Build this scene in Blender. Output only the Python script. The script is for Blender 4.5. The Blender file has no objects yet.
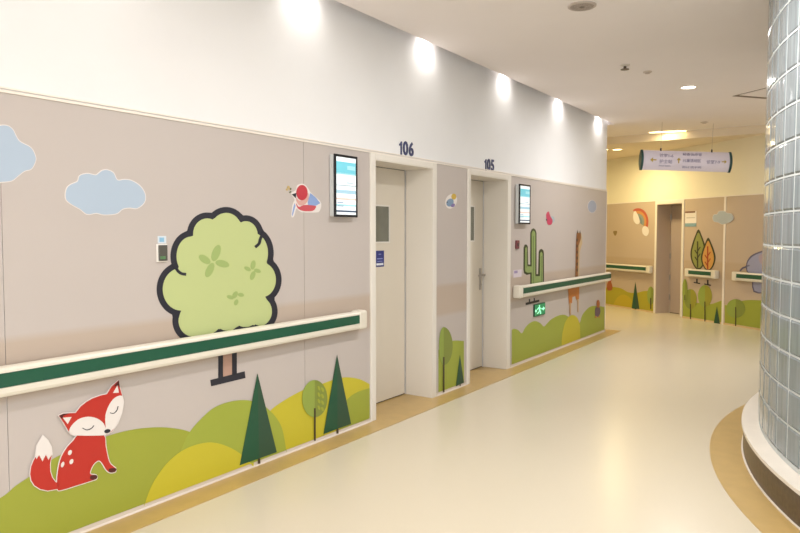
import bpy, bmesh, math
from mathutils import Vector, Matrix

S = bpy.context.scene
COL = S.collection
PI = math.pi
# ------------------------------------------------------------------ camera
F = 680.0; EYE = 1.5; PITCH = math.atan(33.5 / F)
cam = bpy.data.cameras.new('camera'); cam.sensor_width = 36; cam.lens = 36 * F / 800; cam.clip_start = .05
camo = bpy.data.objects.new('camera', cam); COL.objects.link(camo)
camo.location = (0, 0, EYE); camo.rotation_euler = (PI / 2 - PITCH, 0, 0)
S.camera = camo
# ------------------------------------------------------------------ exposure, world
S.view_settings.view_transform = 'Standard'; S.view_settings.look = 'None'
S.view_settings.exposure = 0.55; S.view_settings.gamma = 1.0
S.view_settings.use_curve_mapping = False
W = bpy.data.worlds.new('world'); S.world = W; W.use_nodes = True
W.node_tree.nodes['Background'].inputs[0].default_value = (1, .99, .98, 1)
W.node_tree.nodes['Background'].inputs[1].default_value = 2.1
CZ = 3.122        # main ceiling height
CZ2 = 3.0        # lower ceiling beyond the step

def downlight_lamp(name, loc, power, size=.16, col=(1, .93, .82), spread=176):
    l = bpy.data.lights.new(name, 'AREA'); l.shape = 'DISK'; l.size = size; l.energy = power
    l.color = col; l.spread = math.radians(spread)
    o = bpy.data.objects.new(name, l); COL.objects.link(o); o.location = loc
    return o
def spot_lamp(name, loc, power, angle=70, blend=.8, col=(1, .96, .91), radius=.05, tilt=None):
    l = bpy.data.lights.new(name, 'SPOT'); l.energy = power; l.spot_size = math.radians(angle); l.spot_blend = blend
    l.color = col; l.shadow_soft_size = radius
    o = bpy.data.objects.new(name, l); COL.objects.link(o); o.location = loc
    if tilt: o.rotation_euler = Vector(tilt).to_track_quat('-Z', 'Y').to_euler()
    return o

# ------------------------------------------------------------------ frames
class Frame:
    """vertical wall plane: x along the wall (to the right as seen), y away from the room, z up"""
    def __init__(s, origin, d):
        s.d = Vector((d[0], d[1])).normalized(); s.n = Vector((-s.d.y, s.d.x)); s.o = Vector(origin)
        s.ang = math.atan2(s.d.y, s.d.x)
    def p(s, u, o=0, z=0):                       # o = distance out into the room
        q = s.o + s.d * u - s.n * o; return Vector((q.x, q.y, z))
    def uz(s, px, py, o=0):                      # ray of a photo pixel to the wall plane
        r = ray(px, py); rr = Vector((r.x, r.y))
        t = (s.o.dot(s.n) - o) / rr.dot(s.n); q = rr * t
        return ((q - s.o).dot(s.d), EYE + r.z * t)
def ray(px, py):
    a = (px - 400) / F; b = (py - 266.5) / F; c, s = math.cos(PITCH), math.sin(PITCH)
    return Vector((a, c - b * s, -s - b * c))
def onplane(px, py, z):
    r = ray(px, py); t = (z - EYE) / r.z; return Vector((r.x * t, r.y * t, z))
dL = Vector((.5592, .829)).normalized(); nL = Vector((-dL.y, dL.x))
L = Frame(nL * 3.18, dL)
dB = Vector((.324, -.946)).normalized(); B0 = Vector((4.96, 12.14))
B = Frame(B0, dB)
COLC = Vector((5.75, 3.03)); RG = 3.645

# ------------------------------------------------------------------ materials
def srgb(c):
    return tuple(((v / 255) / 12.92 if v / 255 <= .04045 else ((v / 255 + .055) / 1.055) ** 2.4) for v in c) + (1,)
MATS = {}
def mat(name, c, rough=.5, metal=0, emit=0, spec=.5, noise=0, nscale=8, bump=0, bscale=60, trans=0, coat=0):
    if name in MATS: return MATS[name]
    m = bpy.data.materials.new(name); m.use_nodes = True; nt = m.node_tree; b = nt.nodes['Principled BSDF']
    col = srgb(c); b.inputs['Base Color'].default_value = col
    b.inputs['Roughness'].default_value = rough; b.inputs['Metallic'].default_value = metal
    b.inputs['Specular IOR Level'].default_value = spec
    b.inputs['Transmission Weight'].default_value = trans; b.inputs['Coat Weight'].default_value = coat
    if emit:
        b.inputs['Emission Color'].default_value = col; b.inputs['Emission Strength'].default_value = emit
    tc = nt.nodes.new('ShaderNodeTexCoord')
    if noise:
        n = nt.nodes.new('ShaderNodeTexNoise'); n.inputs['Scale'].default_value = nscale; n.inputs['Detail'].default_value = 3
        nt.links.new(tc.outputs['Object'], n.inputs['Vector'])
        r = nt.nodes.new('ShaderNodeValToRGB')
        r.color_ramp.elements[0].position = .35; r.color_ramp.elements[1].position = .65
        r.color_ramp.elements[0].color = tuple(v * (1 - noise) for v in col[:3]) + (1,)
        r.color_ramp.elements[1].color = tuple(min(1, v * (1 + noise)) for v in col[:3]) + (1,)
        nt.links.new(n.outputs['Fac'], r.inputs['Fac']); nt.links.new(r.outputs['Color'], b.inputs['Base Color'])
    if bump:
        n = nt.nodes.new('ShaderNodeTexNoise'); n.inputs['Scale'].default_value = bscale
        nt.links.new(tc.outputs['Object'], n.inputs['Vector'])
        bp = nt.nodes.new('ShaderNodeBump'); bp.inputs['Strength'].default_value = bump; bp.inputs['Distance'].default_value = .01
        nt.links.new(n.outputs['Fac'], bp.inputs['Height']); nt.links.new(bp.outputs['Normal'], b.inputs['Normal'])
    MATS[name] = m; return m

m_plaster = mat('white_plaster', (230, 230, 231), .8, noise=.012, nscale=2, bump=.03)
m_backplaster = mat('cream_plaster', (232, 226, 204), .8, noise=.012, nscale=2)
m_ceil = mat('ceiling_paint', (240, 233, 232), .85, noise=.01, nscale=1.5)
m_reveal = mat('door_lining_cream', (218, 212, 202), .4)
m_frame = mat('door_frame_cream', (222, 217, 208), .35)
m_leaf = mat('door_leaf_cream', (214, 205, 190), .4)
m_gap = mat('shadow_gap_dark', (60, 50, 42), .7)
m_trim = mat('trim_ivory', (232, 224, 214), .4)
m_rail = mat('rail_ivory', (218, 212, 198), .35)
m_green = mat('rail_green', (26, 82, 60), .4)
m_steel = mat('brushed_steel', (170, 165, 158), .3, metal=.9)
m_black = mat('gloss_black', (18, 20, 26), .2)
m_navy = mat('navy_letter', (42, 48, 92), .5)
m_band = mat('floor_vinyl_tan', (186, 156, 98), .3, noise=.04, nscale=9)
m_base = mat('baseboard_grey', (205, 194, 182), .4)
m_plinth = mat('plinth_brown', (82, 68, 52), .35, noise=.2, nscale=40)
m_curb = mat('curb_cream', (228, 220, 208), .35, noise=.02, nscale=10)
m_mortar = mat('mortar_white', (200, 204, 204), .6)

def panel_material(name, hi, band, z0=.74, z1=1.02):
    """wall cladding: warm beige with a slightly darker protective band behind the handrail"""
    m = bpy.data.materials.new(name); m.use_nodes = True; nt = m.node_tree; b = nt.nodes['Principled BSDF']
    b.inputs['Roughness'].default_value = .42
    tc = nt.nodes.new('ShaderNodeTexCoord'); sp = nt.nodes.new('ShaderNodeSeparateXYZ')
    nt.links.new(tc.outputs['Object'], sp.inputs[0])
    r = nt.nodes.new('ShaderNodeMapRange'); r.inputs['From Min'].default_value = z0 - .02; r.inputs['From Max'].default_value = z0 + .02
    r2 = nt.nodes.new('ShaderNodeMapRange'); r2.inputs['From Min'].default_value = z1 - .02; r2.inputs['From Max'].default_value = z1 + .02
    r2.inputs['To Min'].default_value = 1; r2.inputs['To Max'].default_value = 0
    nt.links.new(sp.outputs['Z'], r.inputs['Value']); nt.links.new(sp.outputs['Z'], r2.inputs['Value'])
    mu = nt.nodes.new('ShaderNodeMath'); mu.operation = 'MULTIPLY'
    nt.links.new(r.outputs[0], mu.inputs[0]); nt.links.new(r2.outputs[0], mu.inputs[1])
    n = nt.nodes.new('ShaderNodeTexNoise'); n.inputs['Scale'].default_value = 1.3
    nt.links.new(tc.outputs['Object'], n.inputs['Vector'])
    mx = nt.nodes.new('ShaderNodeMix'); mx.data_type = 'RGBA'
    mx.inputs['A'].default_value = srgb(hi); mx.inputs['B'].default_value = srgb(band)
    nt.links.new(mu.outputs[0], mx.inputs['Factor'])
    hs = nt.nodes.new('ShaderNodeMix'); hs.data_type = 'RGBA'; hs.blend_type = 'MULTIPLY'
    hs.inputs['Factor'].default_value = .06
    nt.links.new(mx.outputs['Result'], hs.inputs['A']); nt.links.new(n.outputs['Fac'], hs.inputs['B'])
    nt.links.new(hs.outputs['Result'], b.inputs['Base Color'])
    return m
m_panel = panel_material('beige_cladding', (189, 180, 175), (184, 168, 154))
m_panelB = panel_material('beige_cladding_back', (188, 170, 152), (182, 162, 140))

def floor_material():
    m = bpy.data.materials.new('cream_vinyl_floor'); m.use_nodes = True; nt = m.node_tree; b = nt.nodes['Principled BSDF']
    tc = nt.nodes.new('ShaderNodeTexCoord')
    n = nt.nodes.new('ShaderNodeTexNoise'); n.inputs['Scale'].default_value = .8; n.inputs['Detail'].default_value = 2
    n2 = nt.nodes.new('ShaderNodeTexNoise'); n2.inputs['Scale'].default_value = 90
    nt.links.new(tc.outputs['Object'], n.inputs['Vector']); nt.links.new(tc.outputs['Object'], n2.inputs['Vector'])
    ad = nt.nodes.new('ShaderNodeMath'); ad.operation = 'ADD'; nt.links.new(n.outputs['Fac'], ad.inputs[0]); nt.links.new(n2.outputs['Fac'], ad.inputs[1])
    r = nt.nodes.new('ShaderNodeMapRange'); r.inputs['From Max'].default_value = 2
    nt.links.new(ad.outputs[0], r.inputs['Value'])
    mx = nt.nodes.new('ShaderNodeMix'); mx.data_type = 'RGBA'
    mx.inputs['A'].default_value = srgb((205, 195, 174)); mx.inputs['B'].default_value = srgb((212, 202, 181))
    nt.links.new(r.outputs[0], mx.inputs['Factor']); nt.links.new(mx.outputs['Result'], b.inputs['Base Color'])
    b.inputs['Roughness'].default_value = .27; b.inputs['Specular IOR Level'].default_value = .5
    return m
m_floor = floor_material()

def glass_block_material():
    m = bpy.data.materials.new('glass_block'); m.use_nodes = True; nt = m.node_tree; b = nt.nodes['Principled BSDF']
    b.inputs['Base Color'].default_value = srgb((188, 194, 190)); b.inputs['Roughness'].default_value = .1; b.inputs['Specular IOR Level'].default_value = .3
    b.inputs['Transmission Weight'].default_value = .35; b.inputs['IOR'].default_value = 1.45
    b.inputs['Coat Weight'].default_value = 0; b.inputs['Coat Roughness'].default_value = .05
    uv = nt.nodes.new('ShaderNodeUVMap')
    mp = nt.nodes.new('ShaderNodeMapping'); mp.inputs['Scale'].default_value = (22, 1.6, 1)
    nt.links.new(uv.outputs[0], mp.inputs['Vector'])
    w = nt.nodes.new('ShaderNodeTexNoise'); w.inputs['Scale'].default_value = 1.0; w.inputs['Detail'].default_value = 2
    nt.links.new(mp.outputs[0], w.inputs['Vector'])
    bp = nt.nodes.new('ShaderNodeBump'); bp.inputs['Strength'].default_value = .2; bp.inputs['Distance'].default_value = .02
    nt.links.new(w.outputs['Fac'], bp.inputs['Height']); nt.links.new(bp.outputs['Normal'], b.inputs['Normal'])
    r = nt.nodes.new('ShaderNodeValToRGB'); r.color_ramp.elements[0].color = srgb((142, 152, 157)); r.color_ramp.elements[1].color = srgb((168, 177, 181))
    r.color_ramp.elements[0].position = .3; r.color_ramp.elements[1].position = .7
    nt.links.new(w.outputs['Fac'], r.inputs['Fac']); nt.links.new(r.outputs['Color'], b.inputs['Base Color'])
    return m
m_glass = glass_block_material()

# ------------------------------------------------------------------ mesh helpers
def link(name, bm, m, parent=None, M=None, smooth=False):
    bmesh.ops.recalc_face_normals(bm, faces=bm.faces[:])
    me = bpy.data.meshes.new(name); bm.to_mesh(me); bm.free()
    for mm in (m if isinstance(m, (list, tuple)) else [m]): me.materials.append(mm)
    if smooth:
        for p in me.polygons: p.use_smooth = True
    o = bpy.data.objects.new(name, me); COL.objects.link(o)
    if parent: o.parent = parent
    if M is not None: o.matrix_world = M
    return o
def tag(o, label, cat, group=None):
    o['label'] = label; o['category'] = cat
    if group: o['group'] = group
    return o
def struct(o): o['kind'] = 'structure'; return o
def empty(name, M):
    o = bpy.data.objects.new(name, None); COL.objects.link(o); o.matrix_world = M; o.empty_display_size = .1; return o
def thing(name, label, cat, M, group=None): return tag(empty(name, M), label, cat, group)
def FM(fr, u=0, z=0, o=0): return Matrix.Translation(fr.p(u, o, z)) @ Matrix.Rotation(fr.ang, 4, 'Z')

def box(bm, x0, x1, y0, y1, z0, z1, bev=0, mi=0):
    vs = [bm.verts.new((x, y, z)) for x in (x0, x1) for y in (y0, y1) for z in (z0, z1)]
    fs = [bm.faces.new([vs[i] for i in f]) for f in ((0, 1, 3, 2), (4, 6, 7, 5), (0, 4, 5, 1), (2, 3, 7, 6), (0, 2, 6, 4), (1, 5, 7, 3))]
    for f in fs: f.material_index = mi
    if bev:
        es = list({e for f in fs for e in f.edges})
        bmesh.ops.bevel(bm, geom=es, offset=bev, segments=2, affect='EDGES', profile=.5)
def bx(x0, x1, y0, y1, z0, z1, bev=0):
    bm = bmesh.new(); box(bm, x0, x1, y0, y1, z0, z1, bev); return bm
def prism_xz(pts, o0, o1, bm=None, strip=False):
    """polygon in wall (x,z), thickness from y=-o0 to y=-o1; strip: first half of the points faces the second half"""
    bm = bm or bmesh.new()
    a = [bm.verts.new((x, -o0, z)) for x, z in pts]; b = [bm.verts.new((x, -o1, z)) for x, z in pts]
    n = len(pts)
    if strip:
        for q in (a, b):
            for i in range(n // 2 - 1): bm.faces.new((q[i], q[i + 1], q[n - 2 - i], q[n - 1 - i]))
    else:
        bm.faces.new(a); bm.faces.new(b)
    for i in range(n): bm.faces.new((a[i], a[(i + 1) % n], b[(i + 1) % n], b[i]))
    return bm
class Strip(list): pass
def prism_xy(pts, z0, z1, bm=None):
    bm = bm or bmesh.new()
    a = [bm.verts.new((x, y, z0)) for x, y in pts]; b = [bm.verts.new((x, y, z1)) for x, y in pts]
    n = len(pts); f1 = bm.faces.new(a); f2 = bm.faces.new(b)
    for i in range(n): bm.faces.new((a[i], a[(i + 1) % n], b[(i + 1) % n], b[i]))
    bmesh.ops.triangulate(bm, faces=[f1, f2], ngon_method='EAR_CLIP')
    return bm
def sweep_x(prof, x0, x1, bm=None):
    """profile (y,z) extruded along x"""
    bm = bm or bmesh.new()
    a = [bm.verts.new((x0, y, z)) for y, z in prof]; b = [bm.verts.new((x1, y, z)) for y, z in prof]
    n = len(prof); bm.faces.new(a); bm.faces.new(b)
    for i in range(n): bm.faces.new((a[i], a[(i + 1) % n], b[(i + 1) % n], b[i]))
    return bm
def lathe(prof, seg=32, bm=None, cx=0, cy=0):
    """profile (r,z) around z"""
    bm = bm or bmesh.new(); rings = []
    for r, z in prof:
        rings.append([bm.verts.new((cx + r * math.cos(2 * PI * k / seg), cy + r * math.sin(2 * PI * k / seg), z)) for k in range(seg)])
    for i in range(len(rings) - 1):
        for k in range(seg):
            bm.faces.new((rings[i][k], rings[i][(k + 1) % seg], rings[i + 1][(k + 1) % seg], rings[i + 1][k]))
    bm.faces.new(rings[0]); bm.faces.new(rings[-1]); return bm
def ring_arc(r0, r1, z0, z1, a0, a1, n=96):
    bm = bmesh.new(); R = []
    for k in range(n + 1):
        a = math.radians(a0 + (a1 - a0) * k / n); c, s = math.cos(a), math.sin(a)
        R.append([bm.verts.new((COLC.x + r * c, COLC.y + r * s, z)) for r, z in ((r0, z0), (r1, z0), (r1, z1), (r0, z1))])
    for k in range(n):
        for i in range(4): bm.faces.new((R[k][i], R[k][(i + 1) % 4], R[k + 1][(i + 1) % 4], R[k + 1][i]))
    if abs(a1 - a0) < 359.9: bm.faces.new(R[0]); bm.faces.new(R[-1])
    return bm
def text_mesh(name, s, size, m, parent, x, z, o, sx=1, bold=0, align='CENTER', depth=.002, spacing=1):
    cu = bpy.data.curves.new(name, 'FONT'); cu.body = s; cu.size = size; cu.align_x = align; cu.align_y = 'CENTER'
    cu.extrude = depth / 2; cu.offset = bold; cu.space_character = spacing; cu.resolution_u = 3
    t = bpy.data.objects.new('tmp_text', cu); COL.objects.link(t)
    bpy.context.view_layer.update()
    me = bpy.data.meshes.new_from_object(t.evaluated_get(bpy.context.evaluated_depsgraph_get()))
    bpy.data.objects.remove(t); me.name = name; me.materials.clear(); me.materials.append(m)
    # stand the text up: (x, y) -> (x, z), front facing -y
    me.transform(Matrix(((sx, 0, 0, x), (0, 0, -1, -o), (0, 1, 0, z), (0, 0, 0, 1))))
    ob = bpy.data.objects.new(name, me); COL.objects.link(ob)
    if parent: ob.parent = parent
    return ob

# ------------------------------------------------------------------ 2-D drawing helpers (photo pixels, later mapped onto the wall)
def ell(cx, cy, rx, ry, a0=0, a1=360, n=28, rot=0):
    out = []; c, s = math.cos(math.radians(rot)), math.sin(math.radians(rot))
    full = abs(a1 - a0) >= 360
    for k in range(n if full else n + 1):
        a = math.radians(a0 + (a1 - a0) * k / n); x, y = rx * math.cos(a), ry * math.sin(a)
        out.append((cx + x * c - y * s, cy + x * s + y * c))
    return out
def sm(pts, n=4, closed=True):
    out = []; N = len(pts)
    for i in range(N if closed else N - 1):
        p0, p1, p2, p3 = (pts[(i - 1) % N], pts[i], pts[(i + 1) % N], pts[(i + 2) % N])
        if not closed:
            p0 = pts[max(i - 1, 0)]; p3 = pts[min(i + 2, N - 1)]
        for k in range(n):
            t = k / n
            out.append(tuple(.5 * (2 * p1[j] + (p2[j] - p0[j]) * t + (2 * p0[j] - 5 * p1[j] + 4 * p2[j] - p3[j]) * t * t + (3 * p1[j] - p0[j] - 3 * p2[j] + p3[j]) * t ** 3) for j in (0, 1)))
    if not closed: out.append(pts[-1])
    return out
def crop(pts, ox, oy, s): return [(ox + x / s, oy + y / s) for x, y in pts]
def grow(pts, d):
    A = sum(pts[i][0] * pts[(i + 1) % len(pts)][1] - pts[(i + 1) % len(pts)][0] * pts[i][1] for i in range(len(pts)))
    sg = 1 if A > 0 else -1; out = []; N = len(pts)
    for i in range(N):
        a, b, c = pts[i - 1], pts[i], pts[(i + 1) % N]
        e1 = Vector((b[0] - a[0], b[1] - a[1])); e2 = Vector((c[0] - b[0], c[1] - b[1]))
        if e1.length < 1e-6 or e2.length < 1e-6: continue
        n1 = Vector((e1.y, -e1.x)).normalized(); n2 = Vector((e2.y, -e2.x)).normalized(); n = n1 + n2
        if n.length < .3: n = n1
        n.normalize(); out.append((b[0] + sg * n.x * d, b[1] + sg * n.y * d))
    return out
def stroke(pts, w):
    l, r = [], []
    for i, p in enumerate(pts):
        a = pts[max(i - 1, 0)]; b = pts[min(i + 1, len(pts) - 1)]
        t = Vector((b[0] - a[0], b[1] - a[1])).normalized(); n = Vector((-t.y, t.x)) * w / 2
        l.append((p[0] + n.x, p[1] + n.y)); r.append((p[0] - n.x, p[1] - n.y))
    return l + r[::-1]
def envelope(discs, c, n=120, g=0):
    """outline of a union of (cx,cy,rx,ry) discs that is star shaped about c"""
    out = []
    for k in range(n):
        a = 2 * PI * k / n; dx, dy = math.cos(a), math.sin(a); best = 0
        for cx, cy, rx, ry in discs:
            rx += g; ry += g
            ox, oy = (c[0] - cx) / rx, (c[1] - cy) / ry; ux, uy = dx / rx, dy / ry
            A = ux * ux + uy * uy; Bq = 2 * (ox * ux + oy * uy); C = ox * ox + oy * oy - 1
            D = Bq * Bq - 4 * A * C
            if D > 0: best = max(best, (-Bq + math.sqrt(D)) / (2 * A))
        out.append((c[0] + dx * best, c[1] + dy * best))
    return out

LT = .0015
def decal(name, label, cat, fr, parts, group=None, lay0=0, sub=None):
    """printed vinyl: parts = [(part name, material, polygon or list of polygons in photo px, layer)]"""
    allp = [fr.uz(*p) for _, _, po, _ in parts for pl in (po if isinstance(po[0], list) else [po]) for p in pl]
    u0 = sum(p[0] for p in allp) / len(allp); z0 = min(p[1] for p in allp)
    t = thing(name, label, cat, FM(fr, u0, z0), group)
    for pn, m, po, lay in parts:
        for pl in (po if isinstance(po[0], list) else [po]):
            q = [fr.uz(*p) for p in pl]
            k = lay0 + lay
            link(pn, prism_xz([(a - u0, b - z0) for a, b in q], .0004 + LT * k, .0003 + LT * (k + 1), strip=isinstance(pl, Strip)), m, t)
    return t
def vm(name, c, rough=.45):
    if name.startswith('print_') and name not in ('print_ink', 'print_white'):
        c = tuple(v * .89 for v in c)
    return mat(name, c, rough)

# ================================================================== STRUCTURE
# floor
struct(link('floor', prism_xy([(-9, -6), (10, -6), (10, 19), (-9, 19)], -.1, 0), m_floor))
ULEFT, UEND = -2.6, 10.30
HEAD = 2.08; D1 = (4.350, 5.232); D2 = (5.935, 6.80); REC = .28; TH = .40; ZT = 2.125
# tan vinyl border along the left wall (runs into the door recesses) and round the end of the wall
pts = [L.p(ULEFT, 0), L.p(ULEFT, .195), L.p(UEND + .2, .195), L.p(UEND + .2, -.8), L.p(UEND, -.8), L.p(UEND, 0)]
for a, b in (D2, D1):
    pts += [L.p(b, 0), L.p(b, -REC - .04), L.p(a, -REC - .04), L.p(a, 0)]
struct(link('trim_1', prism_xy([(p.x, p.y) for p in pts], .0005, .003), m_band))

# left wall
bm = bmesh.new()
for a, b in ((ULEFT, D1[0]), (D1[1], D2[0]), (D2[1], UEND)): box(bm, a, b, .006, TH, 0, HEAD)
box(bm, ULEFT, UEND, .006, TH, HEAD, CZ + .3)
for a, b in (D1, D2): box(bm, a, b, REC + .06, TH, 0, HEAD)
struct(link('wall_left', bm, m_plaster, M=FM(L)))
# return at the end of the left wall and the closing walls of the passage beyond
bm = bx(UEND - .3, UEND, TH + .002, 3.2, 0, CZ + .3); struct(link('wall_return', bm, m_backplaster, M=FM(L)))
a, b = L.p(UEND, -3.2), B.p(-6, 0)
fr = Frame((a.x, a.y), (b.x - a.x, b.y - a.y)); ln = (Vector((b.x, b.y)) - Vector((a.x, a.y))).length
struct(link('wall_passage', bx(0, ln, 0, .15, 0, 3.3), m_backplaster, M=FM(fr)))

# beige cladding sheets with joints, one run per stretch between the doors
def upx(x): return L.uz(x, 233)[0]
FR = .060   # width of the door frame faces
runs = [(ULEFT, D1[0] - FR), (D1[1] + .06, D2[0] - .05), (D2[1] + .075, UEND)]
bm = bmesh.new()
for (a, b), js in zip(runs, ([upx(2), upx(304)], [], [])):
    cuts = [a] + js + [b]
    for i in range(len(cuts) - 1):
        box(bm, cuts[i] + (.002 if i else 0), cuts[i + 1] - (.002 if i < len(cuts) - 2 else 0), 0, .006, .03, ZT)
o = link('trim_2', bm, m_panel, M=FM(L)); struct(o)
# ivory top strip of the cladding, running over the doors
bm = bmesh.new(); box(bm, ULEFT, UEND, -.008, .006, ZT, ZT + .012); box(bm, ULEFT, UEND, -.003, .006, ZT + .018, ZT + .026)
struct(link('trim_3', bm, m_trim, M=FM(L)))
# cove base
bm = bmesh.new()
for a, b in runs: sweep_x([(.006, .03), (-.002, .03), (-.004, .012), (-.012, .004), (-.012, .0032), (.006, .0032)], a, b, bm)
struct(link('baseboard_left', bm, m_base, M=FM(L)))
struct(link('trim_4', bx(UEND - .004, UEND + .006, -.004, TH, .0032, ZT), m_trim, M=FM(L)))

# ------------------------------------------------ doors in the left wall
def lining(fr, u0, u1, head, rec, par, mf, mr, jl=FR, jr=.045, top=None):
    top = top or ZT
    bm = bmesh.new()
    box(bm, u0 - jl, u0, -.012, .006, .0035, top, .003); box(bm, u1, u1 + jr, -.012, .006, .0035, top, .003)
    box(bm, u0, u1, -.012, .006, head, top, .003)
    link('door_frame', bm, mf, par, FM(fr))
    bm = bmesh.new(); t = .008
    box(bm, u0, u0 + t, -.010, rec, .0035, head); box(bm, u1 - t, u1, -.010, rec, .0035, head)
    box(bm, u0 + t, u1 - t, -.010, rec, head - t, head)
    link('lining', bm, mr, par, FM(fr))
def leaf(fr, u0, u1, head, rec, par, m):
    bm = bmesh.new(); box(bm, u0 + .010, u1 - .018, rec + .005, rec + .05, .012, head - .012, .002)
    lf = link('leaf', bm, m, par, FM(fr))
    link('threshold_gap', bx(u0 + .009, u1 - .009, rec + .012, rec + .055, .0035, head - .008), m_gap, par, FM(fr))
    return lf
def window(fr, par, u0, u1, z0, z1, y):
    fw = .014
    bm = bmesh.new()
    box(bm, u0 - fw, u0, y - .008, y + .004, z0 - fw, z1 + fw); box(bm, u1, u1 + fw, y - .008, y + .004, z0 - fw, z1 + fw)
    box(bm, u0, u1, y - .008, y + .004, z0 - fw, z0); box(bm, u0, u1, y - .008, y + .004, z1, z1 + fw)
    w = link('vision_frame', bm, m_frame, par, FM(fr))
    p = link('pane', bx(u0, u1, y - .002, y + .003, z0, z1), mat('vision_glass', (112, 112, 100), .12, noise=.1, nscale=5), w)
    p.matrix_world = FM(fr)
m_plate = vm('sign_blue', (36, 44, 120))
M0 = FM(L)
def uzp(x, y, o): return L.uz(x, y, o)
d1 = struct(empty('door_1', FM(L, (D1[0] + D1[1]) / 2)))
bpy.context.view_layer.update()
def keep(o, M): o.matrix_world = M
def reparent_fix(par):
    pass
lining(L, *D1, HEAD, REC, d1, m_frame, m_reveal, jr=.06); lf = leaf(L, *D1, HEAD, REC, d1, m_leaf)
ua, zt = uzp(375.2, 206, -REC); ub, zb = uzp(389, 241.5, -REC)
window(L, d1, ua - .10, ub, zb, zt, REC + .005)
d2 = struct(empty('door_2', FM(L, (D2[0] + D2[1]) / 2)))
lining(L, *D2, HEAD, REC, d2, m_frame, m_reveal, jl=.05, jr=.075); lf2 = leaf(L, *D2, HEAD, REC, d2, m_leaf)
ub, zt = uzp(474.2, 207, -REC); _, zb = uzp(472, 240.5, -REC)
window(L, d2, ub - .22, ub, zb, zt, REC + .005)
# lever handle with a long backplate
hu, hz = uzp(480.3, 279, -REC)
bm = bmesh.new(); y = REC + .005
box(bm, hu - .022, hu + .022, y - .008, y, hz - .12, hz + .12, .003)
h = link('handle_plate', bm, m_steel, d2, FM(L))
bm = bmesh.new(); box(bm, hu - .010, hu + .010, y - .055, y - .008, hz + .035, hz + .055, .003)
box(bm, hu - .135, hu + .012, y - .065, y - .048, hz + .035, hz + .056, .005); hl = link('lever', bm, m_steel, h); hl.matrix_world = FM(L)
bm = lathe([(.009, 0), (.009, .012)], 16); bmesh.ops.transform(bm, matrix=Matrix.Translation((hu, y - .008, hz - .06)) @ Matrix.Rotation(PI / 2, 4, 'X'), verts=bm.verts)
kc = link('key_cylinder', bm, m_steel, h); kc.matrix_world = FM(L)

# door 106: small blue notice on the leaf
ua, zt = uzp(375.6, 250.8, -REC); ub, zb = uzp(384.2, 266.5, -REC)
t = thing('door_notice', 'small dark blue notice plate on the cream door under the number 106', 'sign', FM(L, (ua + ub) / 2, zb, -REC + -.005))
w_, h_ = ub - ua, zt - zb
link('plate', bx(-w_ / 2, w_ / 2, -.004, -.0005, 0, h_, .001), m_plate, t)
wl = vm('sign_white', (222, 226, 236))
for k, (zz, ww, hh) in enumerate(((.78, .3, .05), (.5, .62, .06), (.34, .6, .04), (.16, .8, .13))):
    link('text_line', bx(-w_ * ww / 2, w_ * ww / 2, -.005, -.004, h_ * (zz - hh / 2), h_ * (zz + hh / 2)), wl if k > 2 else vm('sign_pale_blue', (140, 150, 205)), t)

# ------------------------------------------------ room numbers
def number(s, px, py, label):
    u, z = L.uz(px, py)
    t = thing('room_number', label, 'room number', FM(L, u, z, -.006), 'room numbers over the doors')
    ztop = L.uz(px, py - 6.8 if s == '106' else py - 5.6)[1] - z
    size = ztop * 2 / .72
    for i, ch in enumerate(s):
        if ch == '1':
            H = size * .71; cx = -size * .55 + .012
            link('digit', prism_xz([(cx + x * H, (y - .5) * H) for x, y in ((.0, 0), (.17, 0), (.17, 1), (.06, 1), (-.02, .88), (-.16, .80), (-.16, .66), (.0, .72))], .001, .007), m_navy, t)
            continue
        text_mesh('digit', ch, size, m_navy, t, (i - 1) * size * .55, 0, .004, sx=.98, bold=.004, depth=.006)
number('106', 405.8, 149, 'navy room number over the nearer door, which carries the small blue notice')
number('105', 489, 165.2, 'navy room number over the farther cream door with the lever handle')

# ================================================================== back wall
DB = (B.uz(656.5, 260)[0], B.uz(681.5, 260)[0]); HB = 2.03; ZTB = 2.09; RB = .30
UB0, UB1 = -6.0, 5.2
bm = bmesh.new()
for a, b in ((UB0, DB[0]), (DB[1], UB1)): box(bm, a, b, .006, .45, 0, HB)
box(bm, UB0, UB1, .006, .45, HB, CZ + .3); box(bm, DB[0], DB[1], RB + .06, .45, 0, HB)
struct(link('wall_back', bm, m_backplaster, M=FM(B)))
bm = bmesh.new(); uj = B.uz(724, 260)[0]
for a, b in ((UB0, DB[0] - .05), (DB[1] + .05, uj - .02), (uj + .02, UB1)): box(bm, a, b, 0, .006, .03, ZTB)
struct(link('trim_5', bm, m_panelB, M=FM(B)))
bm = bmesh.new(); box(bm, uj - .02, uj + .02, -.006, .006, .0, ZTB); box(bm, UB0, UB1, -.006, .006, ZTB, ZTB + .015)
struct(link('trim_6', bm, m_trim, M=FM(B)))
bm = bmesh.new()
for a, b in ((UB0, DB[0] - .05), (DB[1] + .05, uj - .02), (uj + .02, UB1)): box(bm, a, b, -.004, .006, 0, .03)
struct(link('baseboard_back', bm, mat('baseboard_tan', (206, 180, 134), .4), M=FM(B)))
d3 = struct(empty('door_3', FM(B, sum(DB) / 2)))
m_mauve = mat('door_lining_mauve', (190, 174, 160), .45); m_mauve2 = mat('door_leaf_mauve', (172, 156, 146), .45)
lining(B, *DB, HB, RB, d3, m_frame, m_mauve, .05, .05, ZTB); leaf(B, *DB, HB, RB, d3, m_mauve2)
for zz in (.25, .62, 1.02, 1.75):
    bm = lathe([(.012, 0), (.012, .1)], 12); bmesh.ops.transform(bm, matrix=Matrix.Translation((DB[0] + .022, RB - .006, zz)), verts=bm.verts)
    link('hinge', bm, m_steel, d3, FM(B))

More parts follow.
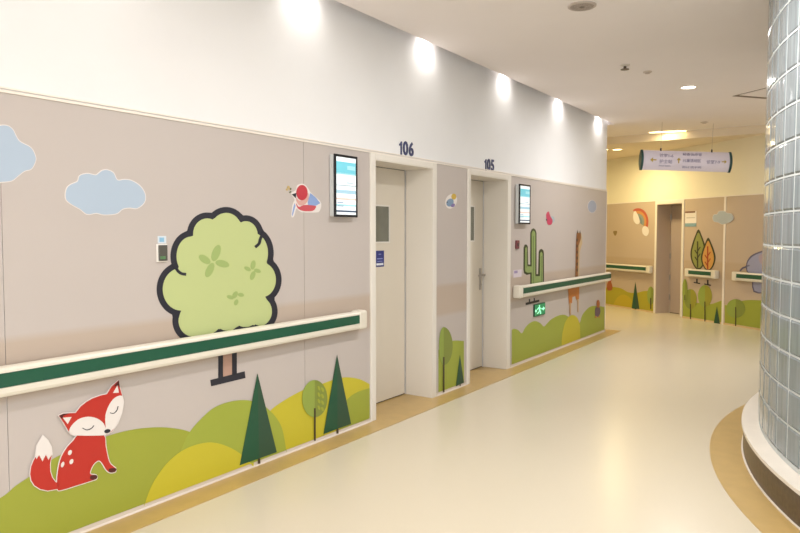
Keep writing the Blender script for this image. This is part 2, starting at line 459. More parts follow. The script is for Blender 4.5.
# ================================================================== ceilings
A = Vector((3.0, 12.0)); Bp = Vector((6.2, 9.8)); st = (Bp - A).normalized()
A2 = A - st * 3.6; B2 = A + st * 7.5
SL = .10
p1, p2 = L.p(ULEFT, SL), L.p(UEND, SL)
e1 = L.p(UEND, 0); e2 = L.p(UEND, -2.0)
main = [(p1.x, p1.y), (p2.x, p2.y), (e1.x, e1.y), (e2.x, e2.y), (A2.x, A2.y), (B2.x, B2.y), (10, 6), (10, -2.6), (p1.x, -2.6)]
struct(link('ceiling', prism_xy(main, CZ, CZ + .05), m_ceil))
# lighting slot along the left wall: roof of the slot and its room-side cheek
bm = bmesh.new(); box(bm, ULEFT, UEND, -SL - .02, .0, CZ + .2, CZ + .22); box(bm, ULEFT, UEND, -SL - .02, -SL, CZ + .055, CZ + .2)
struct(link('ceiling_slot', bm, m_ceil, M=FM(L)))
low = [(A2.x, A2.y), (B2.x, B2.y), (10, 19), (-4, 19)]
m_ceil2 = mat('ceiling_paint_passage', (228, 214, 190), .85, noise=.01)
struct(link('ceiling_passage', prism_xy(low, CZ2, CZ2 + .3), m_ceil2))

# ================================================================== glass block rotunda
rot = struct(empty('wall_right', Matrix.Translation((COLC.x, COLC.y, 0))))
bpy.context.view_layer.update()
ZC = .2; DA = 3.0; PH = 168.1; ROW = .2; NR = 15; ZB = .222
A0, A1 = PH - DA * 23, PH + DA * 26
def at_rot(o): o.parent = rot; o.matrix_parent_inverse = rot.matrix_world.inverted(); return o
bm = bmesh.new(); uvl = bm.loops.layers.uv.new('UVMap')
k = 0; g = .005
a = A0
while a < A1 - .01:
    for r in range(NR):
        z0 = ZB + r * ROW + g; z1 = min(ZB + (r + 1) * ROW - g, CZ - .002)
        if z1 - z0 < .03: continue
        am, hw = math.radians(a + DA / 2), RG * math.radians(DA) / 2 - g
        er = Vector((math.cos(am), math.sin(am), 0)); et = Vector((-math.sin(am), math.cos(am), 0))
        c = Vector((COLC.x, COLC.y, 0))
        loop_a = [(-hw, z0), (hw, z0), (hw, z1), (-hw, z1)]; i_ = .012
        loop_b = [(-hw + i_, z0 + i_), (hw - i_, z0 + i_), (hw - i_, z1 - i_), (-hw + i_, z1 - i_)]
        def ring(lp, rr): return [bm.verts.new(c + er * rr + et * s + Vector((0, 0, z))) for s, z in lp]
        R0 = ring(loop_a, RG - .08); R1 = ring(loop_a, RG - .004); R2 = ring(loop_b, RG + .004)
        fs = []
        for X, Y in ((R0, R1), (R1, R2)):
            for i in range(4): fs.append(bm.faces.new((X[i], X[(i + 1) % 4], Y[(i + 1) % 4], Y[i])))
        fs.append(bm.faces.new(R2)); fs.append(bm.faces.new(R0[::-1]))
        off = (k * .377) % 7
        for f in fs:
            for lp in f.loops:
                v = lp.vert.co - c; lp[uvl].uv = (v.dot(et) + off, v.z + off * .3)
        k += 1
    a += DA
at_rot(link('glass_blocks', bm, m_glass))
bm = bmesh.new()
def arcring(bm, r0, r1, z0, z1):
    b2 = ring_arc(r0, r1, z0, z1, A0, A1, 98); me = bpy.data.meshes.new('t'); b2.to_mesh(me); b2.free(); bm.from_mesh(me); bpy.data.meshes.remove(me)
for r in range(NR + 1):
    z = ZB + r * ROW
    if z + g < CZ: arcring(bm, RG - .075, RG + .001, z - g if r else ZC, z + g)
a = A0
while a < A1 + .01:
    am = math.radians(a); er = Vector((math.cos(am), math.sin(am))); et = Vector((-math.sin(am), math.cos(am)))
    q = [COLC + er * rr + et * s for rr, s in ((RG - .075, -g), (RG + .001, -g), (RG + .001, g), (RG - .075, g))]
    prism_xy([(p.x, p.y) for p in q], ZC, CZ - .002, bm); a += DA
at_rot(link('mortar_joints', bm, m_mortar))
at_rot(link('inner_drum', ring_arc(RG - .50, RG - .45, 0, CZ - .001, A0, A1, 98), mat('inner_drum_paint', (176, 180, 176), .7)))
at_rot(link('plinth', ring_arc(RG - .3, 3.74, .004, .178, A0 - 1, A1 + 1, 128), m_plinth))
at_rot(link('curb', ring_arc(RG - .3, 3.752, .178, ZC - .0005, A0 - 1, A1 + 1, 128), m_curb))
at_rot(link('base_bead', ring_arc(3.74, 3.75, .0035, .009, A0 - 1, A1 + 1, 128), m_curb))
struct(link('trim_7', ring_arc(3.5, 3.95, .0005, .003, A0 - 1, A1 + 1, 128), m_band))

# ================================================================== HANDRAILS
def handrail(fr, u0, u1, label, z0=.776, z1=.912, cap0=True, cap1=True, dep=.09, gi=.055):
    t = thing('handrail', label, 'handrail', FM(fr, u0, z0), 'wall mounted bumper handrails')
    h = z1 - z0; ln = u1 - u0; c = .10
    pr = [(-.03, .012), (-dep + .02, 0), (-dep + .006, .006), (-dep, .02), (-dep, h * .33), (-dep + .008, h * .33), (-dep + .008, h * .81),
          (-dep, h * .81), (-dep, h - .016), (-dep + .006, h - .006), (-dep + .026, h), (-.045, h), (-.03, h - .012)]
    link('rail_body', sweep_x(pr, c if cap0 else 0, ln - (c if cap1 else 0)), m_rail, t)
    link('bumper_strip', sweep_x([(-dep + .0078, h * .335), (-dep - .002, h * .35), (-dep - .002, h * .79), (-dep + .0078, h * .805)], c if cap0 else 0, ln - (c if cap1 else 0)), m_green, t)
    for k, on in ((0, cap0), (1, cap1)):
        if not on: continue
        x0, x1 = (0, c) if k == 0 else (ln - c, ln)
        link('end_cap', bx(x0, x1, -dep - .002, -.0005, -.003, h + .003, .016), m_rail, t)
    n = max(2, int(ln / .9))
    for i in range(n):
        x = c + .1 + (ln - 2 * c - .2) * i / (n - 1) if n > 1 else ln / 2
        link('bracket', bx(x - .03, x + .03, -.035, -.0005, h * .25, h * .8, .004), m_rail, t)
uR = L.uz(367.5, 320, .09)[0]
handrail(L, ULEFT + .3, uR, 'long ivory handrail with a green strip, passing in front of the big round tree', cap0=True)
u2 = L.uz(512.6, 290, 0)[0]
handrail(L, u2, UEND - .02, 'ivory handrail with a green strip, crossing the cactus and the giraffe', cap1=False)
uc = B.uz(653, 270, 0)[0]
handrail(B, -4.5, uc, 'distant ivory handrail below the rainbow, left of the grey doorway', .745, .88)
handrail(B, B.uz(684.3, 270, .09)[0], B.uz(719.5, 270, 0)[0], 'short distant ivory handrail in front of the two leaf-shaped trees', .745, .88)
handrail(B, B.uz(731.5, 270, .09)[0], 4.9, 'distant ivory handrail crossing the grey elephant', .745, .88)

# ================================================================== WALL PRINTS
g_olive = vm('print_olive', (168, 176, 62)); g_light = vm('print_leaf_green', (170, 182, 68)); g_yel = vm('print_yellow', (212, 200, 52))
g_dark = vm('print_dark_green', (26, 88, 60)); g_dark2 = vm('print_dark_green_shade', (48, 84, 62)); g_trunk = vm('print_trunk', (70, 58, 40))
g_round = vm('print_round_green', (158, 178, 78)); g_round2 = vm('print_round_olive', (140, 154, 66))
g_mid = vm('print_mid_green', (168, 178, 64))
ink = vm('print_ink', (38, 38, 48)); cloudm = vm('print_cloud_blue', (190, 208, 228)); white = vm('print_white', (222, 216, 212))
HG = 'printed green hills along the foot of the walls'

def clampz(pts, fr): return pts
def base_pts(fr, xs, zb=.032):
    """photo px of points on the wall just over the base, for given columns"""
    out = []
    for x in xs:
        r = ray(x, 233); t = fr.o.dot(fr.n) / Vector((r.x, r.y)).dot(fr.n); # find py for height zb
        lo, hi = 233, 700
        for _ in range(40):
            mid = (lo + hi) / 2
            if fr.uz(x, mid)[1] > zb: lo = mid
            else: hi = mid
        out.append((x, lo))
    return out
def hill(fr, top, x0=None, x1=None, smooth=True):
    p = sm(top, 5, False) if smooth else top
    return Strip(p + base_pts(fr, [q[0] for q in reversed(p)]))

decal('hill_print', 'long green and yellow hill print along the foot of the wall behind the fox', 'wall print', L, [
    ('yellow_hill', g_yel, hill(L, [(262, 420), (272, 409), (284, 400.5), (297, 393), (309, 387.5), (321.5, 384), (334, 379.5), (346, 377.3), (359, 379), (369.3, 384)]), 0),
    ('right_green_hill', g_mid, hill(L, [(340, 412), (344, 403), (349.6, 396.8), (358, 391.7), (369.3, 388)]), 1),
    ('left_green_hill', g_olive, hill(L, [(-220, 690), (-150, 600), (-90, 548), (-45, 522), (0, 498), (15, 486), (30, 476), (49, 461), (75, 448), (107, 436), (130, 430), (150, 427.5), (170, 427.8), (190, 432), (210, 444), (224, 458)]), 1),
    ('middle_green_hill', g_light, hill(L, [(176, 470), (182, 447), (190, 431), (203, 416.5), (214, 407.5), (228, 402), (243, 400), (256, 402), (266, 407.5), (276, 418), (282, 430), (286, 452)]), 2),
    ('front_yellow_hill', g_yel, hill(L, [(143.5, 506), (149, 490), (156, 477), (168, 461.5), (184, 449.2), (204, 442.6), (220, 443.8), (236, 451), (247, 460), (253, 467)]), 3)], HG)
decal('hill_print', 'narrow green hill print on the wall strip between the two cream doors', 'wall print', L, [
    ('green_hill', g_light, hill(L, [(438.4, 350), (442, 346), (448, 342), (455, 340.5), (463.8, 341)]), 0)], HG)
decal('hill_print', 'green hill print with a yellow mound under the giraffe', 'wall print', L, [
    ('green_hill', g_light, hill(L, [(511.6, 330), (514, 328.8), (518, 330), (521.8, 333.3), (525, 328), (529, 323.6), (534.5, 321), (540, 323), (543.8, 326.5), (547, 323.5), (551, 319.5), (558.5, 315.5), (565, 315), (570, 318), (575, 321), (579.5, 323), (581.5, 317), (584, 312.5), (590, 306.8), (597.5, 306), (604.4, 307)]), 0),
    ('yellow_mound', g_yel, hill(L, [(561.5, 342), (562.5, 332), (565, 322.5), (569, 316.5), (572.5, 315), (576.5, 317), (579.3, 323.5), (580, 334)]), 1)], HG)

def cone(fr, ax, ay, lx, ly, rx, ry, cx, cy, ty, label, lay=4, tw=1.6):
    decal('cone_tree_print', label, 'wall print', fr, [
        ('left_half', g_dark, [(ax, ay), (lx, ly), (cx, cy)], 0), ('right_half', g_dark2, [(ax, ay), (cx, cy), (rx, ry)], 0),
        ('trunk', g_trunk, [(cx - tw / 2, cy), (cx + tw / 2, cy), (cx + tw / 2, ty), (cx - tw / 2, ty)], 0)], 'printed dark green cone trees', lay)
def roundt(fr, cx, cy, rx, ry, ty, label, lay=4, tw=1.6, tt=None, g1=None, g2=None):
    tt = tt if tt is not None else cy + ry * .5
    decal('round_tree_print', label, 'wall print', fr, [
        ('left_half', g1 or g_round, ell(cx, cy, rx, ry, 90, 270, 16), 0), ('right_half', g2 or g_round2, ell(cx, cy, rx, ry, -90, 90, 16), 0),
        ('trunk', g_trunk, [(cx - tw / 2, tt), (cx + tw / 2, tt), (cx + tw / 2, ty), (cx - tw / 2, ty)], 1)], 'printed round-topped trees', lay)
cone(L, 256.7, 373.4, 239, 465, 276, 451.8, 258.3, 458.2, 463.5, 'largest dark green cone tree print, below the big tree trunk', tw=2.4)
cone(L, 336.4, 354.9, 322.8, 434, 350.4, 423.8, 336.8, 428.6, 433.5, 'tall dark green cone tree print just left of the door numbered 106', tw=2)
roundt(L, 314, 398.5, 12.6, 18.6, 440.5, 'round-topped green tree print between the two large cone trees', tt=408)
# hatching of the right half of that tree
decal('leaf_hatching_print', 'pale net of leaf marks on the right half of the round-topped tree', 'wall print', L,
      [('leaf_mark', g_mid, [ell(318 + 3.6 * i, 388 + 6.5 * j + 1.5 * i, 1.3, 2.4, rot=-25) for i in range(2) for j in range(4)], 0)], None, 5)
decal('round_tree_print', 'olive round-topped tree print between the two doors', 'wall print', L, [
    ('left_half', g_round, ell(443, 346, 4.6, 19, 90, 270, 16), 0), ('right_half', g_round2, ell(443, 346, 9, 19, -90, 90, 16), 0),
    ('trunk', g_trunk, [(442.3, 357), (443.7, 357), (443.7, 391.8), (442.3, 392.3)], 1)], 'printed round-topped trees', 4)
cone(L, 459.3, 355, 455.4, 386.2, 463.2, 382.5, 459.5, 384, 386, 'small dark cone tree print between the two doors', tw=1)
cone(B, 635.6, 281.8, 631.8, 308.3, 639.6, 309, 635.8, 308.8, 309.3, 'distant dark cone tree print left of the grey doorway', 3)
cone(B, 717.2, 306.5, 714, 323.2, 720.2, 324, 717.2, 323.7, 324.5, 'distant small cone tree print right of the leaf-shaped trees', 3, .8)

# far hills
decal('hill_print', 'distant yellow-green hill print below the rainbow', 'wall print', B, [
    ('green_hill', vm('print_gold_green', (188, 178, 46)), hill(B, [(600, 290), (609, 287), (620, 288), (628, 292), (636, 293), (644, 291), (654.5, 291)]), 0),
    ('yellow_hill', vm('print_gold', (208, 186, 44)), hill(B, [(613, 306), (617, 298), (624, 294.5), (631, 299), (634, 307)]), 1)], HG)
decal('hill_print', 'distant green hill print between the grey doorway and the pale wall joint', 'wall print', B, [
    ('green_hill', g_mid, hill(B, [(682.8, 297), (690, 302), (700, 303), (711, 304), (720, 301), (723.2, 300)]), 0)], HG)
decal('hill_print', 'distant green hill print under the elephant', 'wall print', B, [
    ('green_hill', g_mid, hill(B, [(724.8, 305), (732, 305), (742, 301), (752, 300), (765, 301), (785, 304)]), 0)], HG)
roundt(B, 651, 295.5, 3.6, 9, 309, 'distant olive round-topped tree print beside the grey doorway edge', 3, 1, tt=298)
roundt(B, 685.3, 290, 2.6, 11, 300, 'distant slim olive tree print just right of the grey doorway', 6, .7, tt=295)
roundt(B, 690.8, 299, 6.2, 10, 321, 'distant olive tree print under the left end of the short handrail', 3, 1, g1=g_round2, g2=vm('print_gold_olive', (166, 164, 58)))
roundt(B, 705.2, 296, 7, 11, 323.5, 'distant olive tree print under the middle of the short handrail', 3, 1, g1=g_round, g2=vm('print_gold_olive', (166, 164, 58)))
roundt(B, 736, 308.5, 9.4, 9.4, 326, 'distant wide green tree print right of the pale wall joint', 3, 1, tt=307)

# ---- clouds
c1 = [(-28, 150), (-22, 132), (-10, 128), (0, 125.7), (7, 126), (12.5, 130), (18.7, 141), (30, 147.5), (34.5, 155), (35, 161), (31, 168.7), (24, 171), (17.5, 176), (11, 180.7), (0, 182), (-14, 184), (-26, 176)]
c2 = [(65.5, 194), (67, 188), (71, 184.5), (77.5, 181.5), (79.5, 176), (87, 173.8), (95, 175.3), (98.5, 173.4), (102, 170.8), (107, 170.2), (113, 173), (117, 180.2), (124, 179.8), (131, 180.8), (139.5, 186), (144.5, 194), (144, 202), (137, 208), (129, 207.6), (122, 209), (116, 213.5), (104, 214.5), (96, 213), (87, 214), (80, 209), (72, 204.5), (66.5, 200)]
c4 = crop([(168, 115), (175, 100), (190, 98), (200, 84), (225, 82), (240, 92), (262, 96), (272, 115), (262, 132), (240, 142), (215, 148), (195, 138), (175, 134)], 680, 195, 5.07)
def cloud(fr, pts, label, g=.9, m=cloudm, lay=0):
    s = sm(pts, 4); decal('cloud_print', label, 'wall print', fr, [('white_edge', white, grow(s, g), 0), ('cloud_shape', m, s, 1)], 'printed blue clouds', lay)
cloud(L, c1, 'pale blue cloud print high on the wall, cut by the left edge of the photo')
cloud(L, c2, 'pale blue cloud print with a white edge, above and left of the big round tree')
cloud(L, ell(592, 206.5, 4.2, 6.2, n=12), 'small blue cloud print near the far end of the long wall', .3, vm('print_cloud_blue_deep', (176, 186, 208)))
cloud(B, c4, 'distant pale blue cloud print across the joint above the leaf-shaped trees', .3, vm('print_cloud_grey', (188, 198, 206)), 4)

# ---- big round tree
def T(p): return crop(p, 140, 190, 2.538)
discs = [(104, 252, 47, 54), (134, 332, 37, 40), (130, 168, 38, 50), (170, 112, 36, 40), (218, 98, 38, 40), (268, 115, 30, 36), (288, 160, 36, 50), (308, 228, 36, 44), (300, 308, 34, 38),
         (160, 335, 44, 34), (222, 330, 36, 27), (266, 322, 30, 26), (200, 225, 92, 110)]
fill = T(envelope(discs, (200, 230), 150)); outl = T(envelope(discs, (200, 230), 150, 15))
def petal(cx, cy, l, w, rot): return crop(ell(cx, cy, l, w, rot=rot, n=14), 140, 190, 2.538)
leaves = [petal(192, 160, 22, 10, -70), petal(163, 176, 17, 9, 35), petal(208, 187, 18, 9, 15), petal(176, 203, 20, 9, -65),
          petal(286, 190, 12, 6, -80), petal(272, 200, 9, 5, 30), petal(297, 205, 9, 5, 20), petal(285, 217, 12, 6, -70),
          petal(240, 266, 10, 6, -60), petal(255, 266, 8, 5, 10), petal(228, 272, 9, 5, 20), petal(243, 285, 8, 5, -70)]
m_tree = vm('print_tree_fill', (204, 216, 150)); m_leafm = vm('print_tree_leaf', (170, 192, 118))
decal('big_tree_print', 'big round pale green tree print with a thick dark outline above the near handrail', 'wall print', L, [
    ('outline', ink, outl, 0), ('crown', m_tree, fill, 1),
    ('leaf_mark', m_leafm, leaves, 2),
    ('inner_scallop', ink, [stroke(T(sm([(84, 186), (94, 204), (104, 212), (116, 214)], 4, False)), 2.9), stroke(T(sm([(314, 108), (305, 122), (301, 136), (291, 145)], 4, False)), 2.9)] + [T([(176, 374), (190, 361), (203, 352), (216, 359), (228, 368)]), T([(222, 366), (238, 352), (251, 344), (264, 352), (276, 360)]), T([(268, 358), (284, 347), (292, 341), (304, 346), (316, 354)])], 2),
    ('trunk', vm('print_trunk_pink', (196, 158, 140)), T([(204, 405), (240, 400), (240, 472), (204, 480)]), 0),
    ('trunk_outline', ink, [T([(198, 405), (210, 404), (210, 475), (198, 478)]), T([(233, 402), (245, 400), (245, 467), (233, 470)]), T([(178, 482), (265, 460), (267, 477), (180, 498)])], 1)])

# ---- fox
def X(p): return crop(p, 20, 370, 4.1)
red = vm('print_fox_red', (202, 48, 36)); brown = vm('print_fox_brown', (88, 30, 28))
body = X(sm([(235, 266), (290, 262), (340, 266), (347, 310), (357, 360), (368, 385), (388, 402), (386, 416), (366, 419), (350, 408), (334, 382), (320, 370), (302, 380), (288, 402), (284, 425), (308, 430), (310, 444), (290, 452), (240, 468), (165, 491), (150, 486), (148, 450), (154, 400), (166, 355), (190, 315), (215, 288)], 3))
tail = X([(62, 352), (52, 370), (42, 395), (38, 425), (43, 452), (56, 472), (80, 487), (110, 493), (150, 486), (158, 468), (140, 456), (128, 440), (120, 415), (119, 385), (126, 345), (112, 366), (102, 344), (88, 372), (74, 346), (64, 362)])
tip = X([(60, 358), (66, 310), (90, 268), (110, 288), (124, 315), (127, 345), (112, 368), (102, 346), (88, 374), (74, 348), (64, 364)])
head = X([(155, 186), (172, 178), (200, 176), (224, 175), (245, 148), (268, 130), (292, 116), (325, 104), (352, 98), (372, 66), (400, 41), (404, 70), (414, 104), (420, 130), (412, 175), (395, 220), (372, 250), (350, 264), (320, 268), (230, 268), (205, 262), (194, 248), (175, 215)])
fw = X(sm([(196, 250), (205, 228), (235, 200), (275, 190), (310, 197), (335, 215), (347, 240), (350, 262), (320, 267), (230, 267), (205, 261)], 3))
fw2 = X(sm([(346, 232), (345, 185), (360, 142), (384, 112), (412, 104), (419, 130), (412, 172), (395, 218), (370, 248), (352, 260)], 3))
decal('fox_print', 'red fox print with closed eyes sitting on the green hill below the near handrail', 'wall print', L, [
    ('white_border', white, [grow(body, .9), grow(tail, .9), grow(tip, .9), grow(head, .9)], 0),
    ('tail', red, tail, 1), ('tail_tip', white, tip, 1), ('body', red, body, 1), ('head', red, head, 2),
    ('face', white, [fw, fw2], 3),
    ('ear_lining', white, [X([(170, 194), (206, 191), (190, 220)]), X([(376, 93), (394, 62), (400, 92)])], 3),
    ('ear_tip', brown, [X([(155, 186), (172, 178), (196, 176), (172, 186), (168, 198)]), X([(400, 41), (404, 72), (398, 62), (380, 66)])], 3),
    ('nose', ink, X(ell(352, 249, 13, 8, rot=-15)), 4),
    ('closed_eye', ink, [stroke(X(sm([(250, 236), (268, 244), (286, 238), (297, 226)], 4, False)), .8), stroke(X(sm([(363, 174), (378, 176), (391, 164), (396, 147)], 4, False)), .8)], 4),
    ('back_spot', white, [X(ell(200, 337, 7, 11, rot=25)), X(ell(170, 386, 6, 12, rot=20)), X(ell(206, 374, 7, 11, rot=25))], 2),
    ('paw', brown, [X(sm([(362, 403), (388, 401), (389, 412), (370, 419), (360, 415)], 3)), X(sm([(286, 432), (308, 429), (312, 440), (300, 448), (284, 446)], 3))], 2)], None, 4)

# ---- birds and small stickers
def Bd(p): return crop(p, 275, 175, 10.66)
decal('bird_print', 'small red bird print with a blue wing, left of the nearer wall screen', 'wall print', L, [
    ('white_border', white, grow(Bd(sm([(175, 200), (222, 165), (240, 112), (300, 100), (350, 150), (375, 190), (430, 240), (485, 300), (470, 380), (420, 395), (280, 390), (225, 350), (200, 430), (178, 440), (190, 320), (212, 260)], 3)), .5), 0),
    ('body', vm('print_bird_pink', (216, 90, 100)), Bd(sm([(222, 300), (250, 340), (300, 322), (360, 320), (430, 330), (425, 360), (390, 384), (300, 384), (240, 355)], 3)), 1),
    ('breast', vm('print_bird_peach', (232, 180, 170)), Bd(sm([(222, 240), (260, 275), (330, 240), (350, 190), (355, 250), (320, 310), (265, 325), (230, 290)], 3)), 1),
    ('head', vm('print_bird_red', (206, 62, 74)), Bd(ell(283, 188, 60, 82)), 2),
    ('beak', ink, Bd([(174, 205), (222, 192), (217, 247)]), 2),
    ('wing', vm('print_bird_blue', (150, 176, 228)), Bd([(345, 290), (372, 192), (430, 240), (478, 300), (430, 328), (350, 320)]), 2),
    ('scarf', vm('print_bird_blue', (150, 176, 228)), Bd([(205, 300), (215, 330), (195, 400), (182, 442), (178, 420), (192, 350)]), 1),
    ('flower', vm('print_flower', (212, 184, 120)), [Bd(ell(140, 130, 14, 16)), Bd(ell(125, 155, 12, 12)), Bd(ell(155, 150, 10, 12))], 1),
    ('leaf', vm('print_leaf_dark', (96, 110, 70)), [Bd(ell(163, 148, 7, 12)), Bd(ell(158, 182, 14, 7, rot=-40))], 2)])
decal('bird_print', 'tiny blue bird print with a yellow flower between the two cream doors', 'wall print', L, [
    ('white_border', white, ell(451, 201.3, 5.6, 7.6, rot=20), 0),
    ('body', vm('print_bird_blue2', (138, 168, 200)), ell(449.8, 202.6, 3.4, 4.2, rot=30), 1),
    ('wing', vm('print_bird_violet', (140, 120, 180)), ell(452.6, 205.4, 2.2, 1.6, rot=-40), 2),
    ('flower', vm('print_flower_yellow', (222, 186, 70)), ell(453.6, 196.6, 2.4, 3, rot=0), 1),
    ('eye', ink, ell(446.8, 202.2, .5, .6, n=8), 2)])
decal('bird_print', 'tiny crimson bird print right of the cactus top', 'wall print', L, [
    ('wing', vm('print_bird_pale', (176, 196, 204)), ell(552.2, 219.6, 2.2, 3.4), 0),
    ('body', vm('print_bird_crimson', (206, 66, 104)), sm([(546.2, 214), (548.4, 211.4), (550, 216), (552.4, 220.5), (551, 224.6), (547.6, 224.4), (546.4, 219.5)], 3), 1),
    ('eye', ink, ell(546.3, 219.8, .6, .9, n=8), 2)])
decal('bird_print', 'distant tiny brown bird print left of the rainbow', 'wall print', B, [
    ('body', vm('print_bird_brown', (150, 126, 74)), sm([(613.2, 231.5), (617, 231), (616.4, 234.5), (614.8, 235.6)], 3), 0)])
decal('rabbit_print', 'small animal print in a purple coat near the far end of the long wall', 'wall print', L, [
    ('coat', vm('print_coat_purple', (112, 88, 110)), sm([(595.2, 308), (599, 307), (600, 312), (598, 316.5), (594.8, 316)], 3), 0),
    ('head', vm('print_head_orange', (184, 104, 52)), ell(597.7, 303.8, 1.6, 4), 1),
    ('foot', vm('print_feet_orange', (200, 140, 60)), [ell(595.4, 317, 1, 1.2, n=10), ell(598.6, 316.8, .8, 1, n=10)], 1)], None, 3)
decal('squirrel_print', 'distant tiny reddish animal print on the yellow hill beside the wall corner', 'wall print', B, [
    ('body', vm('print_squirrel', (176, 96, 50)), sm([(607.6, 283), (610.6, 281), (612.6, 286), (612, 290), (607.6, 290)], 3), 0),
    ('head', vm('print_squirrel_head', (190, 74, 52)), ell(610, 280.3, 1.6, 1.8, n=12), 1)], None, 3)

# ---- cactus
def Cc(p): return crop(p, 505, 220, 4.845)
cac_o = Cc([(122, 330), (122, 262), (104, 266), (92, 258), (89, 240), (90, 135), (95, 120), (103, 118), (110, 128), (112, 215), (122, 216), (122, 62), (128, 46), (137, 40), (147, 47), (152, 62), (152, 262), (160, 262), (163, 155), (168, 143), (177, 140), (186, 148), (188, 162), (188, 325)])
cac_i = Cc([(128, 330), (128, 254), (108, 255), (98, 250), (96, 240), (97, 138), (102, 130), (106, 138), (107, 224), (128, 225), (128, 66), (132, 56), (138, 52), (144, 58), (146, 66), (146, 272), (168, 272), (169, 160), (176, 154), (181, 162), (182, 326)])
decal('cactus_print', 'tall green cactus print with two arms and a dark outline', 'wall print', L, [
    ('outline', vm('print_cactus_outline', (62, 72, 40)), cac_o, 0), ('flesh', vm('print_cactus_green', (150, 172, 104)), cac_i, 1),
    ('rib', vm('print_cactus_rib', (112, 136, 78)), [stroke([(533.2, 236), (533.2, 286)], .5), stroke([(541.3, 256), (541.3, 284)], .5), stroke([(525.9, 252), (525.9, 268)], .4)], 2),
    ('foot', ink, [(525.6, 302.8), (539.2, 299.6), (539.2, 301.8), (525.6, 305.2)], 0),
    ('stem', ink, [[(528.8, 299), (530, 299), (530, 303), (528.8, 303)], [(533.6, 298), (534.8, 298), (534.8, 302), (533.6, 302)]], 0)])
# ---- giraffe
decal('giraffe_print', 'giraffe print with a long brown patched neck rising over the handrail', 'wall print', L, [
    ('neck_edge', vm('print_giraffe_cream', (214, 188, 146)), [(574.6, 280), (576, 240), (577, 232.5), (581, 233), (582, 243), (579.4, 252), (578.6, 280)], 0),
    ('neck', vm('print_giraffe_brown', (150, 96, 52)), [(574.8, 280), (575.8, 240), (576.4, 233), (580.4, 233.4), (580.6, 238), (578, 246), (577.4, 280)], 1),
    ('horn', g_trunk, [[(576.6, 233.2), (577.2, 230), (577.8, 233.2)], [(579, 233.4), (579.6, 230.4), (580.2, 233.6)]], 1),
    ('neck_spot', vm('print_giraffe_dark', (84, 58, 40)), [ell(576.6, 240 + 6 * k, .7, 1.7, n=10) for k in range(6)], 2),
    ('belly', vm('print_giraffe_orange', (206, 128, 62)), [(567.6, 286), (579, 284), (578.6, 299), (576, 300), (575, 296), (572, 297), (571.6, 303), (568.6, 304)], 0),
    ('leg', vm('print_giraffe_leg', (210, 172, 130)), [[(568.8, 303), (570.6, 302.5), (570.4, 315), (569.2, 315)], [(576.8, 299), (578.2, 299), (578, 312), (577, 312)]], 1)], None, 3)

# ---- rainbow, leaf trees, elephant on the back wall
def Rb(p): return crop(p, 605, 195, 4.264)
arcs = []
cols = [('print_rainbow_red', (196, 92, 70)), ('print_rainbow_orange', (214, 150, 86)), ('print_rainbow_blue', (150, 160, 150)), ('print_rainbow_grey', (120, 140, 150))]
cx, cy = 156, 120
for i, (nm, c) in enumerate(cols):
    r0 = 1 - i * .2; r1 = r0 - .2
    o1 = [(cx - 14 + 46 * r0 * math.sin(math.radians(a)) * .95, cy - 6 - 58 * r0 * math.cos(math.radians(a))) for a in range(-30, 121, 15)]
    o2 = [(cx - 14 + 46 * r1 * math.sin(math.radians(a)) * .95, cy - 6 - 58 * r1 * math.cos(math.radians(a))) for a in range(120, -31, -15)]
    arcs.append(('band', vm(nm, c), Rb(o1 + o2), 1))
decal('rainbow_print', 'distant rainbow print ending in two white clouds, left of the grey doorway', 'wall print', B, arcs + [
    ('upper_cloud', white, Rb(sm([(122, 78), (130, 68), (140, 84), (148, 106), (146, 122), (134, 124), (122, 106)], 3)), 2),
    ('lower_cloud', white, Rb(sm([(160, 142), (170, 132), (184, 140), (188, 158), (180, 174), (168, 172), (160, 160)], 3)), 2)])
def Lf(p): return crop(p, 680, 195, 5.07)
def leafshape(cx, y0, y1, w):
    h = y1 - y0
    r = [(cx, y0), (cx + w * .45, y0 + h * .18), (cx + w * .85, y0 + h * .42), (cx + w, y0 + h * .62), (cx + w * .8, y0 + h * .82), (cx + w * .35, y0 + h * .97)]
    return Lf(sm(r + [(cx, y1)] + [(2 * cx - x, y) for x, y in reversed(r[1:])], 3))
def branch(cx, y0, y1, m, lay):
    return ('vein', m, [stroke(Lf([(cx, y0), (cx, y1)]), 1.3)] + [stroke(Lf([(cx, yy), (cx + s * 14, yy - 22)]), 1.0) for yy, s in ((y0 + 50, 1), (y0 + 66, -1), (y0 + 84, 1), (y0 + 100, -1))], lay)
dgr = vm('print_leaf_outline', (64, 66, 44))
decal('leaf_tree_print', 'distant green leaf-shaped tree print, the taller of the two', 'wall print', B, [
    ('outline', dgr, leafshape(94, 174, 378, 41), 0), ('leaf_shape', vm('print_leaf_olive', (152, 158, 84)), leafshape(94, 190, 370, 33), 1), branch(90, 235, 368, dgr, 2),
    ('foot', ink, [Lf([(70, 440), (102, 446), (102, 452), (70, 446)]), Lf([(82, 425), (90, 425), (90, 448), (82, 446)])], 0)])
decal('leaf_tree_print', 'distant orange leaf-shaped tree print, the shorter of the two', 'wall print', B, [
    ('outline', dgr, leafshape(144, 216, 384, 37), 2), ('leaf_shape', vm('print_leaf_orange', (222, 166, 88)), leafshape(144, 232, 378, 29), 3), branch(142, 260, 378, vm('print_vein_red', (176, 70, 42)), 4),
    ('foot', ink, [Lf([(124, 448), (158, 455), (158, 461), (124, 454)]), Lf([(138, 430), (145, 431), (145, 455), (138, 454)])], 2)])
def Le(p): return [(x + 2.6, y + 1) for x, y in Lf(p)]
lil = vm('print_elephant', (170, 172, 204)); lil2 = vm('print_elephant_ear', (190, 170, 186))
